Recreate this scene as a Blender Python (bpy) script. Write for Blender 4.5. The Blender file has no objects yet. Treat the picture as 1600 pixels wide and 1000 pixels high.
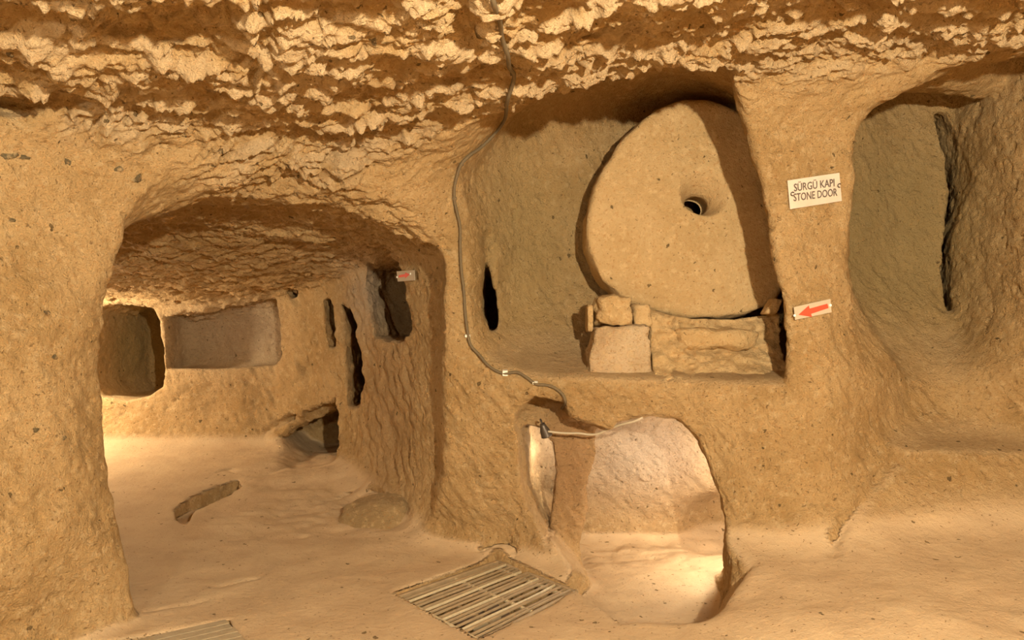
import bpy, bmesh, math, random, time
import numpy as np
from mathutils import Vector, Matrix
random.seed(7)
T0 = time.time()
SC = bpy.context.scene
COL = SC.collection

# ------------------------------------------------------------------ camera, world, lights, exposure
F_PX, CX, CY, CAM_H = 1150.0, 800.0, 530.0, 1.5
cam_data = bpy.data.cameras.new('camera')
cam_data.sensor_width = 36.0
cam_data.lens = F_PX / 1600 * 36.0
cam_data.shift_y = (CY - 500) / 1600
cam_data.clip_start = 0.05
cam = bpy.data.objects.new('camera', cam_data)
cam.location = (0, 0, CAM_H)
cam.rotation_euler = (math.pi / 2, 0, 0)
COL.objects.link(cam)
SC.camera = cam

world = bpy.data.worlds.new('world')
SC.world = world
world.use_nodes = True
world.node_tree.nodes['Background'].inputs[0].default_value = (0.010, 0.007, 0.004, 1)
world.node_tree.nodes['Background'].inputs[1].default_value = 1.0

def lamp(name, loc, power, color, radius):
    d = bpy.data.lights.new(name, 'POINT')
    d.energy = power
    d.color = color
    d.shadow_soft_size = radius
    o = bpy.data.objects.new(name, d)
    o.location = loc
    COL.objects.link(o)
    return o

WARM = (1.0, 0.88, 0.68)
lamp('main_lamp', (1.2, -0.7, 2.31), 1560, WARM, 0.06)
lamp('side_fill', (-1.5, -0.6, 2.15), 210, WARM, 0.10)  # added fill light, lifts the far floor and the dark ceiling flats
lamp('far_room_lamp', (-5.1, 7.50, 1.50), 210, WARM, 0.08)
lamp('tunnel_lamp', (1.62, 5.22, 0.34), 42, (1.0, 0.90, 0.76), 0.08)
lamp('tunnel_side_lamp', (0.33, 5.75, 0.65), 6, (1.0, 0.90, 0.74), 0.03)

SC.view_settings.view_transform = 'Standard'
SC.view_settings.look = 'None'
SC.view_settings.exposure = 0.0
SC.view_settings.gamma = 1.0
SC.view_settings.use_curve_mapping = False

# ------------------------------------------------------------------ maths helpers
def P(px, py, Y):
    """point at depth Y (metres from the wall line of the viewer) for a direction measured in the room survey"""
    return ((px - CX) / F_PX * Y, Y, CAM_H - (py - CY) / F_PX * Y)

def tps(points, values, reg=1e-3):
    pts = np.asarray(points, float); v = np.asarray(values, float); n = len(pts)
    def U(r2): return np.where(r2 > 1e-12, 0.5 * r2 * np.log(np.maximum(r2, 1e-12)), 0)
    d2 = ((pts[:, None, :] - pts[None]) ** 2).sum(-1)
    K = U(d2) + reg * np.eye(n)
    Pm = np.c_[np.ones(n), pts]
    A = np.zeros((n + 3, n + 3)); A[:n, :n] = K; A[:n, n:] = Pm; A[n:, :n] = Pm.T
    w = np.linalg.solve(A, np.r_[v, 0, 0, 0])
    def f(a, b):
        a = np.asarray(a, float); b = np.asarray(b, float)
        out = w[n] + w[n + 1] * a + w[n + 2] * b
        for i in range(n):
            out = out + w[i] * U((a - pts[i, 0]) ** 2 + (b - pts[i, 1]) ** 2)
        return out
    return f

def hash3(ix, iy, iz, seed):
    h = (ix.astype(np.uint32) * np.uint32(374761393) + iy.astype(np.uint32) * np.uint32(668265263)
         + iz.astype(np.uint32) * np.uint32(2147483647) + np.uint32(seed * 974711 + 13))
    h = (h ^ (h >> np.uint32(13))) * np.uint32(1274126177)
    h = (h ^ (h >> np.uint32(16))) * np.uint32(2246822519)
    h = h ^ (h >> np.uint32(15))
    return h.astype(np.float32) * np.float32(1.0 / 4294967295.0)

def vnoise(p, scale, seed=0):
    """value noise in -1..1; scale = (sx, sy, sz) cell sizes in metres"""
    q = (p / np.asarray(scale, np.float32)).astype(np.float32) + np.float32(1000.37)
    i = np.floor(q); f = q - i; i = i.astype(np.int64)
    f = f * f * f * (f * (f * 6 - 15) + 10)
    x0, y0, z0 = i[:, 0], i[:, 1], i[:, 2]
    fx, fy, fz = f[:, 0], f[:, 1], f[:, 2]
    def H(a, b, c): return hash3(x0 + a, y0 + b, z0 + c, seed)
    def L(a, b, t): return a + (b - a) * t
    r = L(L(L(H(0,0,0), H(1,0,0), fx), L(H(0,1,0), H(1,1,0), fx), fy),
          L(L(H(0,0,1), H(1,0,1), fx), L(H(0,1,1), H(1,1,1), fx), fy), fz)
    return r * 2 - 1

def fbm(p, scale, octaves=3, seed=0, gain=0.5):
    s = np.asarray(scale, np.float32); out = 0; a = 1.0
    for o in range(octaves):
        out = out + a * vnoise(p, s, seed + o * 17)
        s = s * 0.5; a *= gain
    return out

def smin(a, b, k):
    h = np.maximum(k - np.abs(a - b), 0) / k
    return np.minimum(a, b) - h * h * (k * 0.25)
def smax(a, b, k):
    h = np.maximum(k - np.abs(a - b), 0) / k
    return np.maximum(a, b) + h * h * (k * 0.25)

def poly_sd(a, b, pts):
    """signed distance of 2D points to a polygon, negative inside"""
    pts = [tuple(map(float, p)) for p in pts]
    d = None; inside = np.zeros(np.broadcast(a, b).shape, bool)
    n = len(pts)
    for i in range(n):
        x0, y0 = pts[i]; x1, y1 = pts[(i + 1) % n]
        ex, ey = x1 - x0, y1 - y0
        wx, wy = a - x0, b - y0
        t = np.clip((wx * ex + wy * ey) / (ex * ex + ey * ey + 1e-12), 0, 1)
        dd = (wx - ex * t) ** 2 + (wy - ey * t) ** 2
        d = dd if d is None else np.minimum(d, dd)
        if abs(ey) > 1e-9:
            c = ((y0 > b) != (y1 > b)) & (a < ex * (b - y0) / ey + x0)
            inside ^= c
    d = np.sqrt(d)
    return np.where(inside, -d, d).astype(np.float32)

# ------------------------------------------------------------------ the rock: a signed field, air < 0 < rock
H_VOX = 0.021
LO = np.array([-6.0, -1.7, -0.75]); HI = np.array([4.3, 9.6, 3.6])
NX, NY, NZ = [int(round(v)) for v in (HI - LO) / H_VOX]
xs = (LO[0] + H_VOX * np.arange(NX)).astype(np.float32)
ys = (LO[1] + H_VOX * np.arange(NY)).astype(np.float32)
zs = (LO[2] + H_VOX * np.arange(NZ)).astype(np.float32)
D = np.full((NX, NY, NZ), 0.6, np.float32)

def region(x0, x1, y0, y1, z0, z1, m=0.3):
    def s(arr, a, b):
        i = int(np.searchsorted(arr, a - m)); j = int(np.searchsorted(arr, b + m))
        return slice(i, max(j, i + 1))
    sl = (s(xs, x0, x1), s(ys, y0, y1), s(zs, z0, z1))
    return sl, xs[sl[0]][:, None, None], ys[sl[1]][None, :, None], zs[sl[2]][None, None, :]

def carve(sl, d, k):
    D[sl] = smin(D[sl], d.astype(np.float32), np.float32(k))
def add_rock(sl, d, k):
    D[sl] = smax(D[sl], (-d).astype(np.float32), np.float32(k))

# --- floor, ceiling and wall surfaces of the main chamber
floor_pts = [(-3.5,0,0),(0,0,0),(3.5,0,0.05),(-2.5,2.5,0),(0,2.5,0),(1.2,3.0,0.01),(2.5,2.6,0.08),(-2.4,3.6,0.02),(-1,3.6,0),(0,3.7,0),(0.6,3.8,0),
             (-0.2,5.0,0.0),(-0.7,4.4,0),(0.4,4.45,0),(-1.2,4.7,0.02),(-2.4,5.0,0.03),(-3.5,5.6,0.06),(-1.6,5.6,0.08),(-2.5,6.3,0.16),(-1.3,6.6,0.24),(-3.8,7.0,0.22),
             (-2.5,7.4,0.30),(-4,8.2,0.36),(-2.6,8.2,0.36),(-1.7,7.2,0.3),(-5,8.2,0.36),(-5.4,6,0.1)]
for px, py, Y in [(1300,990,3.4),(1300,900,4.0),(1300,840,4.45),(1550,830,4.45),(1550,990,3.3),(1550,900,3.9),(1160,870,4.3),(1110,935,3.95),(1200,860,4.4),(1400,820,4.6),(1750,830,4.4)]:
    x, y, z = P(px, py, Y); floor_pts.append((x, y, z))
Ff = tps([(p[0], p[1]) for p in floor_pts], [p[2] for p in floor_pts], 2e-3)

ceil_pts = [(-3,0,2.6),(0,0,2.75),(3,0,2.8),(-3,-1.5,2.6),(3,-1.5,2.8)]
for px, py, Y in [(800,0,2.75),(200,0,2.5),(1400,0,3.55),(-100,130,3.2),(0,160,3.35),(150,175,3.6),(300,200,3.85),(600,225,4.35),(700,225,4.45),(850,180,4.45),
                  (1000,125,4.25),(1150,112,4.2),(1300,150,4.45),(1400,118,4.35),(1600,70,4.15),(400,90,3.05),(800,100,3.45),(1100,60,3.65),(1400,60,4.0),(1550,0,3.5),(100,80,2.9),(1700,60,4.1)]:
    x, y, z = P(px, py, Y); ceil_pts.append((x, y, z))
Cf = tps([(p[0], p[1]) for p in ceil_pts], [p[2] for p in ceil_pts], 5e-3)

wall_px = [(0,300,3.4),(0,600,3.25),(0,900,3.2),(170,300,3.75),(165,600,3.8),(170,900,3.75),(-200,500,2.9),(-200,800,2.8),
           (300,240,3.9),(500,240,4.25),(650,265,4.55),(710,300,4.8),(720,420,4.95),(705,600,5.05),(695,780,5.2),(760,650,5.0),(740,800,5.15),(790,840,5.2),(650,820,5.4),
           (830,600,4.88),(1000,600,4.78),(1150,600,4.66),(850,190,4.6),(1000,125,4.4),(1150,120,4.3),
           (1230,200,4.45),(1280,300,4.55),(1280,500,4.6),(1300,650,4.55),(900,750,4.98),(1050,640,4.8),(1170,750,4.6),(1210,830,4.5),(880,860,4.9),
           (1400,120,4.4),(1550,80,4.25),(1600,300,4.4),(1400,815,4.62),(1600,815,4.55),(1450,705,5.0),(1600,690,5.0),(1370,700,4.75),(1750,500,4.4),(1750,800,4.5),(1330,800,4.5),(1500,450,4.95),(1600,815,4.5),(1500,815,4.56),(1450,760,4.72),(1600,760,4.7)]
wp = [P(*w) for w in wall_px]
Wf = tps([(p[0], p[2]) for p in wp], [p[1] for p in wp], 4e-3)

fl2 = Ff(xs[:, None], ys[None, :]).astype(np.float32)[:, :, None]
fl2 = np.minimum(fl2, 0.75)
ce2 = Cf(xs[:, None], ys[None, :]).astype(np.float32)[:, :, None]
wa2 = np.clip(Wf(xs[:, None], zs[None, :]), 2.6, 5.6).astype(np.float32)[:, None, :]

sl, x, y, z = region(-3.5, 4.0, -1.7, 5.7, -0.3, 3.5)
cs = (sl[0], sl[1])
dw = (y - wa2[sl[0], :, sl[2]]) * 0.9
d = smax(smax(fl2[cs] - z, dw, 0.30), smax(z - ce2[cs], dw, 0.28), 0.02)
d = smax(d, np.maximum(-3.4 - x, x - 3.95), 0.4)
carve(sl, d, 0.05)

# --- far room at the left: plan polygon between its floor and its own lower ceiling
far_plan = [(-2.3,3.2),(-2.3,3.8),(-2.75,4.45),(-3.4,4.9),(-5.3,5.1),(-5.45,8.15),(-2.62,8.05),(-2.2,7.75),(-1.72,7.25),(-1.45,6.85),(-1.0,6.1),(-0.60,5.45),(-0.51,5.05),(-0.50,4.6),(-0.5,3.2)]
fc = []
for px, py, Y in [(200,288,3.7),(250,262,3.8),(330,257,3.9),(400,264,4.0),(470,257,4.1),(560,276,4.25),(640,312,4.5),(700,372,4.8),(180,350,3.9),(300,466,8.0),(430,455,8.0),(520,425,7.2),(620,392,6.1)]:
    fc.append(P(px, py, Y))
fc += [(-3.0,4.8,2.36),(-2.0,4.8,2.40),(-1.2,4.8,2.38),(-3.2,5.6,2.32),(-2.2,5.6,2.38),(-1.3,5.6,2.34),(-3.4,6.4,2.14),(-2.4,6.4,2.24),(-3.7,7.2,2.02),(-2.6,7.2,2.08),(-5.3,5.2,2.0),(-5.3,8.2,1.95)]
FCf = tps([(p[0], p[1]) for p in fc], [p[2] for p in fc], 3e-3)
sl, x, y, z = region(-5.5, -0.4, 3.3, 8.2, -0.1, 2.5)
cs = (sl[0], sl[1])
pd = poly_sd(xs[sl[0]][:, None], ys[sl[1]][None, :], far_plan)[:, :, None]
fce = FCf(xs[sl[0]][:, None], ys[sl[1]][None, :]).astype(np.float32)[:, :, None]
d = smax(pd + 0.10 * np.maximum(0, 0.55 - (z - fl2[cs])) - 0.05, z - fce, 0.16)
d = smax(d, fl2[cs] - z, 0.34)
d = smax(d, 3.45 - y, 0.05)
op = [(168,800,3.8),(158,720,3.8),(150,640,3.8),(146,560,3.8),(162,470,3.8),(172,400,3.8),(180,340,3.78),(202,300,3.8),(250,274,3.8),(330,269,3.9),(400,275,4.0),(470,267,4.1),(560,285,4.25),(640,318,4.5),(700,372,4.9),(800,440,5.2),(800,900,5.3),(190,1000,3.7)]
opp = [(P(*q)[0], P(*q)[2]) for q in op]
dop = poly_sd(x + 0 * z, z + 0 * x, opp) - 0.75 * np.clip(y - 3.86, 0, 3) - 6.0 * np.clip(y - 4.75, 0, 1)
d = smax(d, dop, 0.06)
carve(sl, d, 0.045)

def hole(outline, Y0, Y1, shear=(0, 0), k=0.05, round_=0.06, taper=0.0, back=0.1):
    """a recess cut from the wall: outline surveyed at depth Y0, running back to Y1"""
    pts = [(P(v[0], v[1], v[2] if len(v) > 2 else Y0)[0], P(v[0], v[1], v[2] if len(v) > 2 else Y0)[2]) for v in outline]
    X = [p[0] for p in pts]; Zz = [p[1] for p in pts]
    ex = abs(shear[0]) * (Y1 - Y0); ez = abs(shear[1]) * (Y1 - Y0)
    sl, x, y, z = region(min(X) - ex, max(X) + ex, Y0 - 0.5, Y1, min(Zz) - ez, max(Zz) + ez, 0.25)
    a = x - shear[0] * (y - Y0); b = z - shear[1] * (y - Y0) + 0 * x
    d = poly_sd(a + 0 * z, b, pts) + taper * (y - Y0)
    d = smax(d, y - Y1, back)
    d = smax(d, (Y0 - 0.5) - y, 0.02)
    carve(sl, d, k)

# niches of the far room
hole([(132,484),(160,472),(200,470),(232,478),(244,500),(248,560),(250,604),(225,620),(190,627),(150,622),(132,600)], 8.05, 9.5, k=0.03, back=0.15)
hole([(246,492),(300,484),(420,462),(430,490),(436,560),(425,570),(330,576),(270,577),(250,577)], 8.0, 8.62, k=0.05, back=0.18, shear=(0.05,0))
hole([(443,451),(462,452),(460,462),(446,464)], 7.8, 8.3, k=0.02)
hole([(500,466,7.45),(512,466,7.4),(522,500,7.3),(524,538,7.3),(513,546,7.4),(504,510,7.45)], 7.3, 7.85, k=0.02, back=0.08, shear=(0.05,0))
hole([(530,470,7.2),(545,478,7.0),(557,510,6.9),(569,560,6.85),(570,605,6.85),(562,634,6.88),(549,640,7.0),(539,636,7.07),(536,540,7.1)], 6.9, 8.3, k=0.02, shear=(0.0,0))
hole([(556,445,6.72),(566,415,6.7),(605,400,6.3),(624,408,6.15),(637,450,6.05),(646,490,6.0),(650,522,5.98),(632,532,6.1),(602,534,6.3),(574,524,6.55)], 6.05, 7.5, k=0.02, shear=(0.10,0.0), back=0.1)
hole([(418,692),(440,672),(490,650),(535,632),(538,716),(500,722),(465,724),(440,712)], 7.5, 8.7, k=0.04)
hole([(398,676),(420,660),(456,648),(458,656),(420,672),(402,684)], 7.75, 8.1, k=0.03)
hole([(424,668),(450,655),(500,632),(530,622),(533,690),(480,705)], 7.45, 7.9, k=0.05)

# recess of the rolling door
rec = [(716,262),(726,330),(736,420),(724,525),(748,566),(790,590),(840,612),(920,610),(1060,605),(1236,598),(1228,480),(1208,350),(1185,240),(1150,135),(1060,60),(950,40),(850,60),(745,215)]
pts = [(P(a, b, 4.75)[0], P(a, b, 4.75)[2]) for a, b in rec]
sl, x, y, z = region(-0.5, 2.6, 4.1, 6.2, 1.1, 3.5)
s_of_x = np.clip((x - 0.3) / 1.5, 0, 1) * 0.75
a = x - s_of_x * (y - 4.75) + 0 * z
d = poly_sd(a, z + 0 * a, pts)
rb = [P(*p) for p in [(735,300,5.05),(735,500,5.05),(790,300,5.42),(790,500,5.42),(860,300,5.6),(860,480,5.58),(860,560,5.3),(780,560,5.1),(940,300,5.68),(1000,300,5.8),(1100,300,5.85),(1220,300,5.8),(1220,500,5.75),(1000,500,5.72),(1050,570,5.55),(930,575,5.35),(900,200,5.6),(1060,150,5.85)]]
Rb = tps([(p[0], p[2]) for p in rb], [p[1] for p in rb], 3e-3)
rbk = Rb(xs[sl[0]][:, None], zs[sl[2]][None, :]).astype(np.float32)[:, None, :]
d = smax(d, y - rbk, 0.22)
rc = [P(*p) for p in [(770,190,4.6),(850,150,4.55),(1000,95,4.4),(1150,100,4.4),(850,140,4.9),(1000,95,4.8),(1150,115,4.8),(800,190,5.3),(900,165,5.55),(1000,135,5.35),(1060,130,5.35),(1120,140,5.35),(1200,190,5.4),(740,250,5.0)]]
Rc = tps([(p[0], p[1]) for p in rc], [p[2] for p in rc], 3e-3)
rcl = Rc(xs[sl[0]][:, None], ys[sl[1]][None, :]).astype(np.float32)[:, :, None]
d = smax(d, z - rcl, 0.12)
d = smax(d, (1.20 + 0.30 * (y - 4.72) - z) + 0 * x, 0.14)
d = smax(d, 4.15 - y, 0.05)
carve(sl, d, 0.11)
hole([(752,408),(764,414),(773,450),(777,505),(770,516),(762,514),(752,490),(748,450)], 5.15, 6.4, k=0.02, shear=(0.02,0))
hole([(755,360),(768,362),(772,400),(760,415),(752,400)], 5.15, 5.36, k=0.06)

# niche at the right, with a bowl shaped bottom
nic = [(1342,196),(1336,236),(1326,330),(1332,420),(1348,490),(1362,560),(1382,600),(1392,640),(1420,700),(1500,745),(1600,750),(1760,750),(1800,400),(1800,60),(1700,72),(1600,88),(1500,108),(1420,136),(1368,166)]
pts = [(P(a, b, 4.5)[0], P(a, b, 4.5)[2]) for a, b in nic]
sl, x, y, z = region(1.8, 4.1, 3.9, 6.2, 0.7, 3.6)
a = x - 0.16 * (y - 4.5) + 0 * z
d = poly_sd(a, z + 0 * a, pts) - 0.7 * np.clip(y - 4.52, 0, 0.45) * np.clip((z - 2.4) / 0.4, 0, 1)
nplan = [(1.8,3.7),(2.0,4.3),(2.2,4.8),(2.55,5.62),(3.0,5.74),(3.30,5.72),(3.40,5.68),(3.41,5.40),(3.44,5.0),(3.50,4.7),(3.62,4.3),(3.7,3.7)]
dn = poly_sd(xs[sl[0]][:, None], ys[sl[1]][None, :], nplan)[:, :, None]
d = smax(d, dn, 0.08)
bw = [P(*p) for p in [(1400,498,5.6),(1470,500,5.65),(1345,500,5.5),(1400,560,5.25),(1360,580,4.9),(1430,622,4.95),(1530,645,4.8),(1600,650,4.7),(1550,580,5.1),(1500,530,5.5),(1600,600,4.95),(1380,640,4.6),(1700,650,4.7),(1450,695,4.95),(1600,695,4.85),(1450,740,4.82),(1600,735,4.75),(1380,720,4.7)]]
Bw = tps([(p[0], p[1]) for p in bw], [p[2] for p in bw], 3e-3)
bwl = np.clip(Bw(xs[sl[0]][:, None], ys[sl[1]][None, :]), 0.5, 2.0).astype(np.float32)[:, :, None]
d = smax(d, (bwl - z) * 0.75, 0.30)
nt_ = [P(*p) for p in [(1350,130,4.5),(1400,80,4.4),(1550,40,4.3),(1400,130,5.6),(1470,110,5.6),(1360,150,5.4),(1600,60,4.9),(1540,150,5.2)]]
Nt = tps([(p[0], p[1]) for p in nt_], [p[2] for p in nt_], 3e-3)
ntl = Nt(xs[sl[0]][:, None], ys[sl[1]][None, :]).astype(np.float32)[:, :, None]
d = smax(d, z - ntl, 0.08)
d = smax(d, 4.05 - y, 0.05)
carve(sl, d, 0.05)
hole([(1462,172),(1476,176),(1492,240),(1497,300),(1489,360),(1486,430),(1483,484),(1474,486),(1470,430),(1473,370),(1481,300),(1478,240)], 5.72, 6.6, k=0.02, shear=(0.25,0))
hole([(1545,190),(1556,195),(1562,215),(1557,232),(1553,228),(1555,212)], 5.0, 5.4, k=0.02)

# low step in front of the right niche
sl, x, y, z = region(2.0, 4.0, 4.3, 5.3, -0.1, 0.95)
yb = 4.50 + 0.12 * np.clip((2.45 - x) / 0.4, 0, 1) ** 2
d = (z - np.minimum(0.34 + (y - yb) * 1.7, 0.79 + 0.30 * (y - 4.8))) * 0.5
d = smax(d, 2.02 + 0.55 * np.clip(y - 4.45, 0, 1) - x, 0.06)
add_rock(sl, d + 0 * x, 0.12)

# passage under the door: trench, arch and the chamber behind
trench = [(0.34,4.58),(0.47,4.2),(0.58,3.90),(0.80,3.86),(0.93,3.90),(1.06,4.15),(1.22,4.42),(1.36,4.75),(1.42,5.3),(1.2,5.8),(0.5,5.8),(0.56,5.0)]
sl, x, y, z = region(0.2, 1.6, 3.7, 5.9, -0.35, 0.6)
pdt = poly_sd(xs[sl[0]][:, None], ys[sl[1]][None, :], trench)[:, :, None]
d = smax(pdt - np.clip((x - 0.75) / 0.2, 0, 1) * 0.65 * np.clip((4.5 - y) / 0.3, 0, 1) * np.clip(z + 0.17, 0, 0.45), -0.17 - z, 0.05)
d = smax(d, z - 0.5, 0.05)
carve(sl, d, 0.05)
arch = [(968,662),(1010,652),(1060,654),(1085,680),(1102,722),(1118,770),(1128,820),(1132,900),(1100,960),(930,960),(932,905),(938,850),(953,800),(948,760),(962,720),(956,685)]
pts = [(P(a, b, 4.9)[0], P(a, b, 4.9)[2]) for a, b in arch]
sl, x, y, z = region(0.3, 2.0, 4.3, 6.3, -0.4, 1.2)
a = x - np.clip((x - 0.9) / 0.5, -1, 1) * 0.30 * (y - 4.9) + 0 * z
d = poly_sd(a, z + 0 * a, pts)
d = smax(d, -0.17 - z, 0.10)
d = smax(d, y - (6.1 - 0.5 * (z - 0.1)), 0.35)
d = smax(d, 4.35 - y, 0.03)
carve(sl, d, 0.05)
sl, x, y, z = region(1.0, 2.4, 5.2, 6.6, -0.4, 0.6)
cxx, cyy, czz = P(1112, 822, 5.75)
d = (np.sqrt(((x - cxx - 0.15) / 0.38) ** 2 + ((y - cyy - 0.1) / 0.42) ** 2 + ((z - czz) / 0.24) ** 2) - 1) * 0.26
d = smax(d, -0.2 - z, 0.05)
carve(sl, d, 0.06)

sl, x, y, z = region(1.0, 2.1, 5.0, 6.0, -0.2, 0.95, 0.15)
d = (np.sqrt(((x - 1.6) / 0.42) ** 2 + ((y - 5.42) / 0.46) ** 2 + ((z - 0.35) / 0.5) ** 2) - 1) * 0.4  # unseen pocket added beside the tunnel to hold its lamp
carve(sl, smax(d, -0.17 - z, 0.08), 0.08)
# side hollow left of the passage, set back from the skirt of the pillar
hole([(806,668),(850,640),(905,660),(955,676),(958,720),(944,762),(950,800),(936,850),(930,905),(922,908),(880,862),(826,800),(812,740)], 4.95, 5.24, k=0.04, back=0.10)
hole([(812,674),(838,680),(858,704),(866,750),(862,790),(856,850),(830,810),(815,770)], 4.95, 6.1, k=0.03, shear=(0.12,0), back=0.3)
hole([(804,668),(808,645),(836,618),(878,626),(886,646),(862,676),(840,672)], 4.95, 5.32, k=0.05, back=0.2)

# pits under the two floor covers and the slot in the far floor
def pit(plan, z0, z1, k=0.02):
    X = [p[0] for p in plan]; Yy = [p[1] for p in plan]
    sl, x, y, z = region(min(X), max(X), min(Yy), max(Yy), z0, z1, 0.2)
    d = poly_sd(xs[sl[0]][:, None], ys[sl[1]][None, :], plan)[:, :, None]
    d = smax(d, z0 - z, 0.04); d = smax(d, z - z1, 0.02)
    carve(sl, d, k)
def floor_at(px, py, zf=0.0):
    Y = (CAM_H - zf) * F_PX / (py - CY)
    return ((px - CX) / F_PX * Y, Y)
G = [floor_at(612,924), floor_at(776,868), floor_at(904,917), floor_at(748,996)]
pit(G, -0.38, 0.2, 0.02)
G2 = [(-1.527,3.956),(-2.16,3.47),(-1.90,3.02),(-1.266,3.51)]
pit(G2, -0.07, 0.1, 0.01)
SLOT = [floor_at(272,786,0.16), floor_at(300,774,0.16), floor_at(368,758,0.16), floor_at(376,766,0.16), floor_at(300,790,0.16), floor_at(292,803,0.16), floor_at(278,798,0.16)]
pit(SLOT, 0.02, 0.4)
# unseen cavity added behind the hole of the door so it stays dark
cq = P(1114, 312, 6.1)
sl, x, y, z = region(cq[0]-0.3, cq[0]+0.3, 5.7, 6.5, cq[2]-0.3, cq[2]+0.3, 0.15)
carve(sl, (np.sqrt(((x - cq[0]) / 0.3) ** 2 + ((y - cq[1]) / 0.4) ** 2 + ((z - cq[2]) / 0.3) ** 2) - 1) * 0.3, 0.03)
# hollows in the main ceiling
for px, py, rx, ry, rz in [(712,118,0.19,0.13,0.12),(690,186,0.22,0.12,0.08),(240,42,0.30,0.16,0.10),(735,40,0.05,0.20,0.06),(60,150,0.34,0.12,0.09),(980,55,0.25,0.08,0.06),(560,150,0.2,0.07,0.05)]:
    for Yt in np.linspace(1.5, 5, 200):
        c0 = P(px, py, Yt); zc = float(Cf(c0[0], c0[1]))
        if c0[2] > zc: break
    sl, x, y, z = region(c0[0]-rx, c0[0]+rx, c0[1]-ry, c0[1]+ry, zc-rz, zc+rz, 0.1)
    d = (np.sqrt(((x - c0[0]) / rx) ** 2 + ((y - c0[1]) / ry) ** 2 + ((z - zc) / rz) ** 2) - 1) * min(rx, rz)
    carve(sl, d, 0.04)
# cracks and grooves in the rock
def field_hit(px, py):
    for Yt in np.arange(1.5, 9, 0.012):
        p = P(px, py, Yt)
        i, j, k = [int(round((p[a] - LO[a]) / H_VOX)) for a in range(3)]
        if D[i, j, k] > 0: return p
    return p
def groove(path, r, k=0.015):
    pts = [field_hit(*q) for q in path]
    for a, b in zip(pts, pts[1:]):
        lo_ = np.minimum(a, b) - r; hi_ = np.maximum(a, b) + r
        sl, x, y, z = region(lo_[0], hi_[0], lo_[1], hi_[1], lo_[2], hi_[2], 0.08)
        ab = np.array(b) - np.array(a); L2 = float((ab ** 2).sum()) + 1e-9
        if L2 > 0.25: continue
        t = np.clip(((x - a[0]) * ab[0] + (y - a[1]) * ab[1] + (z - a[2]) * ab[2]) / L2, 0, 1)
        d = np.sqrt((x - a[0] - t * ab[0]) ** 2 + (y - a[1] - t * ab[1]) ** 2 + (z - a[2] - t * ab[2]) ** 2) - r
        carve(sl, d, k)
groove([(1400,722),(1372,752),(1345,785),(1320,818),(1306,845),(1301,866)], 0.014, 0.05)
groove([(750,863),(764,855),(778,849),(793,848),(804,856),(804,872)], 0.016)
groove([(224,959),(245,953),(275,946),(300,941),(320,935)], 0.012)
groove([(338,917),(360,910),(400,903)], 0.010)
groove([(690,371),(702,378),(710,386)], 0.03)
groove([(560,775),(580,765),(600,772)], 0.02)
groove([(486,790),(505,782),(525,778),(545,770)], 0.022)
groove([(340,736),(356,733),(366,736)], 0.02)
groove([(452,793),(470,787)], 0.014)
groove([(466,840),(478,838)], 0.016)
print('field', time.time() - T0)

# ------------------------------------------------------------------ surface extraction (surface nets)
S = D < 0
c = np.zeros((NX - 1, NY - 1, NZ - 1), np.uint8)
for i in (0, 1):
    for j in (0, 1):
        for k in (0, 1):
            c += S[i:NX - 1 + i, j:NY - 1 + j, k:NZ - 1 + k]
act = np.nonzero((c > 0) & (c < 8))
del c
idx = np.full((NX - 1, NY - 1, NZ - 1), -1, np.int32)
idx[act] = np.arange(len(act[0]), dtype=np.int32)
pos = np.zeros((len(act[0]), 3), np.float32); cnt = np.zeros(len(act[0]), np.float32)
corner = [(i, j, k) for i in (0, 1) for j in (0, 1) for k in (0, 1)]
vals = {cc: D[act[0] + cc[0], act[1] + cc[1], act[2] + cc[2]] for cc in corner}
for c0 in corner:
    for ax in range(3):
        if c0[ax] == 0:
            c1 = list(c0); c1[ax] = 1; c1 = tuple(c1)
            a, b = vals[c0], vals[c1]
            m = (a < 0) != (b < 0)
            t = np.where(m, a / np.where(m, a - b, 1), 0)
            p = np.tile(np.array(c0, np.float32), (len(a), 1)); p[:, ax] += t
            pos += p * m[:, None]; cnt += m
pos /= cnt[:, None]
V = (np.stack(act, 1).astype(np.float32) + pos) * H_VOX + LO.astype(np.float32)
del pos, vals
quads = []
for ax in range(3):
    o1, o2 = (ax + 1) % 3, (ax + 2) % 3
    s0 = [slice(1, -1)] * 3; s1 = [slice(1, -1)] * 3
    s0[ax] = slice(0, -1); s1[ax] = slice(1, None)
    A, B = S[tuple(s0)], S[tuple(s1)]
    e = np.nonzero(A != B)
    e_full = [e[0].copy(), e[1].copy(), e[2].copy()]
    e_full[o1] = e_full[o1] + 1; e_full[o2] = e_full[o2] + 1
    flip = A[e]
    def cell(d1, d2):
        q = [e_full[0], e_full[1], e_full[2]]
        q[o1] = q[o1] + d1; q[o2] = q[o2] + d2
        return idx[tuple(q)]
    q = np.stack([cell(-1, -1), cell(0, -1), cell(0, 0), cell(-1, 0)], 1)
    q[flip] = q[flip][:, ::-1]
    quads.append(q)
Q = np.concatenate(quads)
del idx, S, D
Q = Q[(Q >= 0).all(1)]
print('nets', len(V), len(Q), time.time() - T0)

def normals(V, Q):
    n = np.cross(V[Q[:, 2]] - V[Q[:, 0]], V[Q[:, 3]] - V[Q[:, 1]])
    N = np.zeros((len(V), 3), np.float64)
    for ax in range(3):
        N[:, ax] = np.bincount(Q.ravel(), np.repeat(n[:, ax], 4), len(V))
    N /= np.linalg.norm(N, axis=1)[:, None] + 1e-12
    return N.astype(np.float32)

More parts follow.
